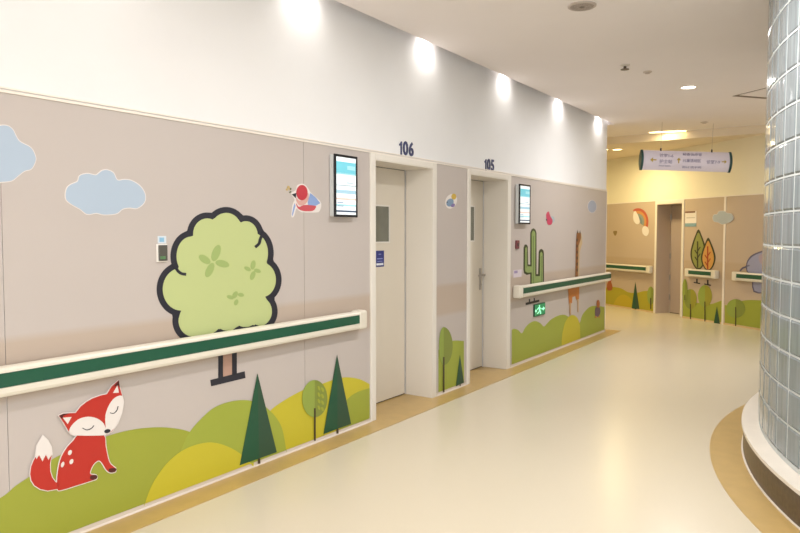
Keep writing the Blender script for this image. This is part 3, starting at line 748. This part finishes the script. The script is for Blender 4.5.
decal('elephant_print', 'distant lilac-grey elephant print partly hidden by the glass block wall', 'wall print', B, [
    ('outline', vm('print_elephant_line', (104, 100, 130)), Le(sm([(326, 384), (324, 340), (345, 305), (380, 286), (420, 276), (470, 290), (500, 340), (495, 400), (480, 490), (440, 492), (360, 486), (352, 400)], 3)), 0),
    ('body', lil, Le(sm([(332, 384), (330, 342), (350, 312), (382, 293), (420, 284), (465, 296), (492, 342), (488, 400), (474, 484), (440, 486), (366, 480), (358, 400)], 3)), 1),
    ('trunk', vm('print_elephant_line', (104, 100, 130)), stroke(Le(sm([(340, 350), (320, 360), (305, 366), (292, 380)], 3, False)), 1.6), 1),
    ('ear', lil2, Le(sm([(392, 300), (430, 292), (450, 330), (430, 356), (400, 345), (388, 322)], 3)), 2)], None, 1)

# ================================================================== WALL EQUIPMENT
def uzo(x, y, o): return L.uz(x, y, o)
def screen(x0, x1, yt, yb, label, dep=.055, lay=None):
    u0, zt = L.uz(x0, yt, dep); u1, _ = L.uz(x1, yt, dep); zb = L.uz(x0, yb, dep)[1]
    t = thing('display_screen', label, 'screen', FM(L, (u0 + u1) / 2, zb), 'portrait display screens beside the doors')
    w, h = (u1 - u0) / 2, zt - zb
    link('housing', bx(-w + .004, w - .004, -dep + .012, -.001, .004, h - .004, .004), mat('screen_housing', (196, 200, 200), .35), t)
    bm = bmesh.new(); fwid = .018
    box(bm, -w, -w + fwid, -dep, -dep + .014, 0, h, .002); box(bm, w - fwid, w, -dep, -dep + .014, 0, h, .002)
    box(bm, -w + fwid, w - fwid, -dep, -dep + .014, 0, fwid, .002); box(bm, -w + fwid, w - fwid, -dep, -dep + .014, h - fwid, h, .002)
    link('bezel', bm, m_black, t)
    iw = w - fwid; z0, z1 = fwid, h - fwid; H = z1 - z0
    def lit(nm, c, e=.9): return mat(nm, c, .3, emit=e * .25)
    sc = link('screen_face', bx(-iw, iw, -dep + .004, -dep + .012, z0, z1), lit('screen_white', (238, 246, 250)), t)
    bands = [(.93, .97, 'screen_white', (238, 246, 250)), (.72, .92, 'screen_cyan', (112, 196, 214)), (.70, .73, 'screen_aqua', (160, 214, 226)), (.50, .52, 'screen_grey', (176, 192, 200)),
             (.37, .43, 'screen_pale', (160, 198, 216)), (.26, .29, 'screen_pink', (222, 196, 186)), (.15, .18, 'screen_aqua', (160, 214, 226)), (.045, .075, 'screen_navy', (60, 78, 104))]
    for a, b, nm, c in bands:
        o = link('content_band', bx(-iw + .002, iw - .002, -dep + .0025, -dep + .004, z0 + H * a, z0 + H * b), lit(nm, c), sc)
    for a, b, x_, y_, nm, c in ((.79, .86, .1, .9, 'screen_aqua', (160, 214, 226)), (.55, .57, .0, .7, 'screen_grey', (176, 192, 200)), (.20, .22, -.9, -.3, 'screen_grey2', (150, 170, 190)), (.14, .16, -.9, -.3, 'screen_grey2', (150, 170, 190))):
        link('content_block', bx(iw * x_, iw * y_, -dep + .0012, -dep + .0025, z0 + H * a, z0 + H * b), lit(nm, c), sc)
    return t
screen(334.8, 357.6, 153.4, 216.8, 'lit portrait display screen on the wall left of the door numbered 106')
screen(519.9, 530.8, 183.7, 224, 'smaller lit portrait display screen right of the door numbered 105')

def plate(name, label, cat, x0, x1, y0, y1, parts, dep=.02, M=None, bev=.003, fr=L, o0=0):
    """parts: (name, mat, fx0, fx1, fz0, fz1, out0, out1)"""
    u0, zt = fr.uz(x0, y0, dep); u1, _ = fr.uz(x1, y0, dep); zb = fr.uz((x0 + x1) / 2, y1, dep)[1]; w, h = u1 - u0, zt - zb
    t = thing(name, label, cat, FM(fr, u0, zb))
    for nm, m, a, b, c, d, p, q in parts:
        link(nm, bx(a * w, b * w, -q, -p, c * h, d * h, min(bev, (q - p) * .3)), m, t)
    return t
plate('access_panel', 'white plate with a small dark sensor window left of the big tree', 'access sensor', 158, 168.4, 244, 262, [
    ('back_plate', vm('plate_white', (232, 228, 222)), 0, 1, 0, 1, .0005, .012), ('sensor_window', mat('sensor_grey', (86, 84, 78), .2), .1, .92, .06, .94, .012, .02),
    ('indicator', mat('sensor_green', (80, 120, 78), .4), .2, .7, .16, .32, .02, .0212)])
plate('paper_label', 'pale blue paper label stuck above the small dark sensor window', 'label', 157.6, 166.2, 236, 243.4, [
    ('paper', vm('label_pale', (206, 216, 224)), 0, 1, 0, 1, .0004, .0012), ('mark', vm('label_blue', (130, 176, 206)), .2, .75, .2, .8, .0012, .0016)], dep=.001, bev=0)
plate('call_button', 'small dark red wall device left of the cactus', 'wall device', 516.9, 519.6, 240.4, 248.8, [
    ('back_plate', vm('device_red', (120, 62, 66)), 0, 1, 0, 1, .0005, .02), ('key', vm('device_dark', (60, 50, 56)), .25, .75, .3, .7, .02, .024)])
plate('paper_label', 'small faded violet paper label low beside the cactus', 'label', 513.4, 521.6, 270.2, 277.2, [
    ('paper', vm('label_lilac', (206, 196, 206)), 0, 1, 0, 1, .0004, .0012), ('mark', vm('label_violet', (150, 136, 176)), .1, .5, .55, .9, .0012, .0016)], dep=.001, bev=0)
# exit sign (green running man with an arrow)
u0, zt = L.uz(534.8, 304.6, .02); u1, _ = L.uz(545.6, 302, .02); zb = L.uz(540, 315.6, .02)[1]; w, h = u1 - u0, zt - zb
t = thing('exit_sign', 'green emergency exit sign with a running figure under the handrail', 'exit sign', FM(L, u0, zb))
link('housing', bx(0, w, -.018, -.0005, 0, h, .003), mat('exit_dark', (24, 74, 50), .4), t)
face = link('lit_face', bx(.008, w - .008, -.020, -.018, .008, h - .008), mat('exit_green', (30, 120, 76), .4, emit=.35), t)
glow = mat('exit_mint', (150, 240, 190), .4, emit=.8)
def EX(p): return [(x * w, z * h) for x, z in p]
bm = prism_xz(EX(ell(.42, .80, .05, .075, n=12)), .0200, .0212)
for q in ([(.34, .70), (.47, .72), (.50, .42), (.40, .40)], [(.40, .44), (.48, .40), (.36, .24), (.22, .20), (.22, .27), (.33, .30)], [(.44, .44), (.50, .42), (.58, .26), (.56, .12), (.50, .13), (.51, .25)],
          [(.34, .70), (.36, .63), (.22, .52), (.20, .58)], [(.45, .70), (.47, .63), (.58, .52), (.60, .57)]): prism_xz(EX(q), .0200, .0212, bm)
link('running_figure', bm, glow, face)
link('arrow', prism_xz(EX([(.64, .46), (.78, .46), (.78, .34), (.93, .52), (.78, .70), (.78, .58), (.64, .58)]), .0200, .0212), glow, face)
link('arrow', prism_xz(EX([(.19, .40), (.12, .40), (.12, .3), (.03, .46), (.12, .62), (.12, .52), (.19, .52)]), .0200, .0212), glow, face)
# calendar sheet on the back wall
plate('notice_sheet', 'white notice sheet with a blue lower edge right of the grey doorway', 'notice', 685.3, 696.4, 211.5, 226.6, [
    ('paper', white, 0, 1, .22, 1, .0005, .004), ('lower_edge', vm('notice_blue', (128, 160, 170)), 0, 1, 0, .22, .0005, .005), ('top_binding', vm('notice_brown', (120, 84, 60)), .0, .9, .9, 1, .004, .008),
    ('written_rows', vm('notice_grey', (176, 168, 160)), .12, .88, .55, .6, .004, .0045)], dep=.004, bev=0, fr=B)

# ================================================================== HANGING SIGN
sy = 9.9
a = ray(640.5, 161); ls = a * (sy / a.y); a = ray(729, 162.5); rs = a * (sy / a.y)
zs0 = EYE + ray(684, 171).z * sy / ray(684, 171).y; zs1 = EYE + ray(684, 151.3).z * sy / ray(684, 151.3).y
cx_ = (ls.x + rs.x) / 2; sw = rs.x - ls.x; sh = zs1 - zs0
t = thing('hanging_sign', 'white curved direction sign with dark green ends hanging from the ceiling', 'sign', Matrix.Translation((cx_, sy, zs0)) @ Matrix.Rotation(math.radians(-3), 4, 'Z') @ Matrix.Rotation(math.radians(2.0), 4, 'Y'))
N = 12; prof = [(-.05 * (1 - ((k / N) * 2 - 1) ** 2) - .005, sh * k / N) for k in range(N + 1)]
prof2 = [(-y, z) for y, z in reversed(prof)]
m_sign = mat('sign_panel', (214, 206, 218), .4)
body_ = link('sign_panel', sweep_x(prof + prof2, -sw / 2 + .03, sw / 2 - .03), m_sign, t)
cprof = [(-.062 * (1 - ((k / N) * 2 - 1) ** 2) - .012, -.006 + (sh + .012) * k / N) for k in range(N + 1)]
cp = cprof + [(-y, z) for y, z in reversed(cprof)]
dg = mat('sign_end_green', (22, 66, 66), .4)
for s in (-1, 1):
    link('end_cap', sweep_x(cp, s * (sw / 2 - .03), s * sw / 2), dg, t)
m_gold = vm('sign_gold', (176, 150, 60)); m_sl = vm('sign_letter', (122, 116, 150))
def ypos(z): k = z / sh; return .05 * (1 - (k * 2 - 1) ** 2) + .005
def stext(s, x, kz, size, m=m_sl):
    text_mesh('lettering', s, size, m, t, x, kz * sh, ypos(kz * sh) + .003, align='LEFT', depth=.003, bold=0)
def arrow(x, kz, ang, sz=.045):
    p = [(-1, -.18), (.1, -.18), (.1, -.75), (1, 0), (.1, .75), (.1, .18), (-1, .18)]
    c, s = math.cos(ang), math.sin(ang)
    link('arrow', prism_xz([(x + sz * (q * c - r * s), kz * sh + sz * (q * s + r * c)) for q, r in p], ypos(kz * sh) + .001, ypos(kz * sh) + .005), m_gold, t)
arrow(-sw / 2 + .17, .5, PI, .045); stext('诊室1-6', -.385, .72, .06); stext('护士站', -.385, .42, .062); stext('Nurse Station', -.385, .22, .03)
arrow(-.11, .5, PI / 2, .04)
stext('检查治疗室', -.055, .80, .055); stext('儿童活动区', -.055, .50, .052); stext('出口 洗手间', -.055, .20, .052)
stext('诊室7-9', .28, .46, .058); arrow(sw / 2 - .11, .5, 0, .035)

for px in (660.5, 710.5):
    x = ray(px, 150).x * sy / ray(px, 150).y - cx_
    bm = lathe([(.002, sh - .004), (.002, CZ - zs0 - .035)], 8); bmesh.ops.translate(bm, verts=bm.verts, vec=(x, 0, 0)); link('suspension_wire', bm, m_steel, t)
    bm = lathe([(.012, sh - .008), (.012, sh + .03), (.004, sh + .04)], 10); bmesh.ops.translate(bm, verts=bm.verts, vec=(x, 0, 0)); link('wire_clamp', bm, mat('clamp_dark', (70, 60, 60), .4), t)

# ================================================================== CEILING FITTINGS
def ceil_at(px, py, z=CZ): return onplane(px, py, z)
p = ceil_at(582, 5.5)
t = thing('ceiling_speaker', 'round grey perforated speaker grille in the ceiling at the top of the photo', 'ceiling speaker', Matrix.Translation((p.x, p.y, CZ)))
link('rim', lathe([(.1, -.001), (.1, -.007), (.094, -.011), (.083, -.011), (.083, -.001)], 40), mat('speaker_rim', (188, 176, 168), .5), t)
bm = lathe([(.082, -.001), (.082, -.009), (.02, -.012)], 40); link('grille', bm, mat('speaker_grille', (158, 146, 138), .6, noise=.3, nscale=160), t)
link('centre_badge', lathe([(.018, -.0121), (.018, -.014)], 20), mat('speaker_badge', (110, 98, 92), .5), t)
# sprinkler
p = ceil_at(625, 65)
t = thing('sprinkler_head', 'small dark sprinkler head on the ceiling, left of the faint detector', 'sprinkler', Matrix.Translation((p.x, p.y, CZ)))
link('escutcheon', lathe([(.045, -.0005), (.045, -.006), (.02, -.014)], 24), m_trim, t)
link('body', lathe([(.014, -.0142), (.014, -.03), (.01, -.04)], 16), mat('sprinkler_brown', (84, 70, 58), .4), t)
link('deflector', lathe([(.04, -.0405), (.04, -.045)], 20), mat('sprinkler_brown', (84, 70, 58), .4), t)
for px, py, r, lb in ((647.5, 71.5, .042, 'flat round pale detector on the ceiling beside the dark sprinkler head'), (704.5, 122, .055, 'faint flat round detector on the ceiling above the hanging sign')):
    p = ceil_at(px, py)
    t = thing('smoke_detector', lb, 'detector', Matrix.Translation((p.x, p.y, CZ)), 'flat ceiling detectors')
    link('base', lathe([(r, -.0005), (r, -.008), (r * .9, -.012)], 28), mat('detector_pale', (200, 188, 178), .5), t)
    link('sensor_cap', lathe([(r * .6, -.0122), (r * .5, -.022)], 24), mat('detector_grey', (180, 166, 156), .5), t)
# downlights
m_lamp = mat('lamp_face', (255, 250, 240), .4, emit=6)
DOWN = []
def downlight(x, y, label, power, z=CZ, col=(1, .985, .965), r=.085, em=None):
    t = thing('downlight', label, 'downlight', Matrix.Translation((x, y, z)), 'round recessed ceiling downlights')
    bm = bmesh.new(); seg = 32; pr = [(r + .018, -.0005), (r + .018, -.004), (r, -.007), (r, -.0005)]
    rings = [[bm.verts.new((q * math.cos(2 * PI * k / seg), q * math.sin(2 * PI * k / seg), zz)) for k in range(seg)] for q, zz in pr]
    for i in range(4):
        for k in range(seg): bm.faces.new((rings[i][k], rings[i][(k + 1) % seg], rings[(i + 1) % 4][(k + 1) % seg], rings[(i + 1) % 4][k]))
    link('trim_ring', bm, m_trim, t)
    link('lamp_face', lathe([(r - .001, -.0005), (r - .001, -.003)], 32), em or m_lamp, t)
    o = downlight_lamp('downlight_lamp', (0, 0, -.012), power, r * 1.6, col); o.parent = t
    return t
p = ceil_at(688.5, 87)
downlight(p.x, p.y, 'glowing round downlight in the ceiling left of the square hatch', 36, r=.075)
for x, y, lb in ((1.35, 3.9, 'downlight in the ceiling just out of view, over the middle of the corridor'), (.2, 2.2, 'downlight in the ceiling ahead of and above the viewer'),
                 (.1, -.2, 'downlight in the ceiling over the viewer'), (1.5, .4, 'downlight in the ceiling behind the viewer, towards the glass side'), (.6, -1.9, 'downlight in the ceiling well behind the viewer')):
    downlight(x, y, lb, 31 if y > 3 else 15)
warm = (1, .80, .42); m_warm = mat('lamp_face_warm', (255, 226, 160), .4, emit=5)
p = ceil_at(603, 149.5, CZ2)
downlight(p.x, p.y, 'warm glowing downlight in the lower ceiling beside the far wall corner', 17, CZ2, warm, .09, m_warm)
downlight(3.9, 12.3, 'warm downlight in the lower ceiling behind the step, hidden by it', 17, CZ2, warm, .08, m_warm)
downlight(2.4, 15.0, 'warm downlight deep in the passage behind the long wall', 17, CZ2, warm, .08, m_warm)
# long oval lamp at the edge of the step
p = ceil_at(671, 133)
t = thing('oval_lamp', 'long bright oval lamp in the ceiling above the hanging sign', 'ceiling lamp', Matrix.Translation((p.x - .12, p.y - .16, CZ)) @ Matrix.Rotation(math.radians(-20), 4, 'Z'))
def oval(a, b, z0, z1): return prism_xy([(a * math.cos(2 * PI * k / 40), b * math.sin(2 * PI * k / 40)) for k in range(40)], z0, z1)
link('rim', oval(.30, .085, -.004, -.0005), m_trim, t); link('lamp_face', oval(.28, .07, -.007, -.0042), m_warm, t)
o = downlight_lamp('oval_lamp_light', (0, 0, -.012), 1.2, .14, (1, .9, .7)); o.parent = t
# wall-washing spots in the slot along the left wall
for k in range(-4, 6):
    Xw = .223 + .885 * k; u = Xw * 1.789 + L.p(0).x * 0
    # u such that the wall point has world x = Xw
    u = (Xw - L.o.x) / L.d.x
    if u > UEND - .1 or u < ULEFT + .2: continue
    nm = {0: 'above the number 106', 1: 'just past the number 105', 2: 'second from the far end of the wall', 3: 'at the far end of the wall', -1: 'above the big tree', -2: 'above the large blue cloud print', -3: 'beyond the left edge of the photo'}.get(k, 'behind the viewer')
    t = thing('wall_washer', 'narrow spot lamp hidden in the ceiling slot ' + nm, 'spot lamp', FM(L, u, CZ + .2, .066), 'spot lamps in the slot over the long wall')
    link('lamp_body', lathe([(.03, -.001), (.03, -.07), (.026, -.075)], 20), m_trim, t)
    o = spot_lamp('wall_washer_lamp', (0, 0, -.085), 12, 140, 1.0); o.parent = t
    o.rotation_euler = (math.radians(4), 0, 0)
# square ceiling hatch (open shadow gap)
c0 = ceil_at(732.5, 96); c1_ = ceil_at(758.5, 89.6); c2_ = ceil_at(765.5, 97.6)
e1 = Vector((c1_.x - c0.x, c1_.y - c0.y)); e2 = Vector((c2_.x - c0.x, c2_.y - c0.y)); s_ = .6
e1.normalize(); e2 = Vector((-e1.y, e1.x)) if Vector((-e1.y, e1.x)).dot(e2) > 0 else Vector((e1.y, -e1.x))
ang = math.atan2(e1.y, e1.x); sg = 1 if e1.x * e2.y - e1.y * e2.x > 0 else -1
t = thing('ceiling_hatch', 'square dark-edged hatch in the ceiling beside the glass block wall', 'hatch', Matrix.Translation((c0.x, c0.y, CZ)) @ Matrix.Rotation(ang, 4, 'Z'))
bm = bmesh.new(); fwid = .03
def qb(x0, x1, y0, y1): box(bm, x0, x1, min(sg * y0, sg * y1), max(sg * y0, sg * y1), -.004, -.0005)
qb(0, s_, 0, .006); qb(0, s_, s_ - fwid, s_); qb(0, fwid * 2.4, .006, s_ - fwid); qb(s_ - fwid, s_, fwid, s_ - fwid)
link('edge_frame', bm, mat('hatch_edge', (110, 92, 80), .6), t)
bm = bmesh.new(); qb(fwid * 2.4 + .001, s_ - fwid - .001, fwid + .001, s_ - fwid - .001); link('hatch_lid', bm, m_ceil, t)
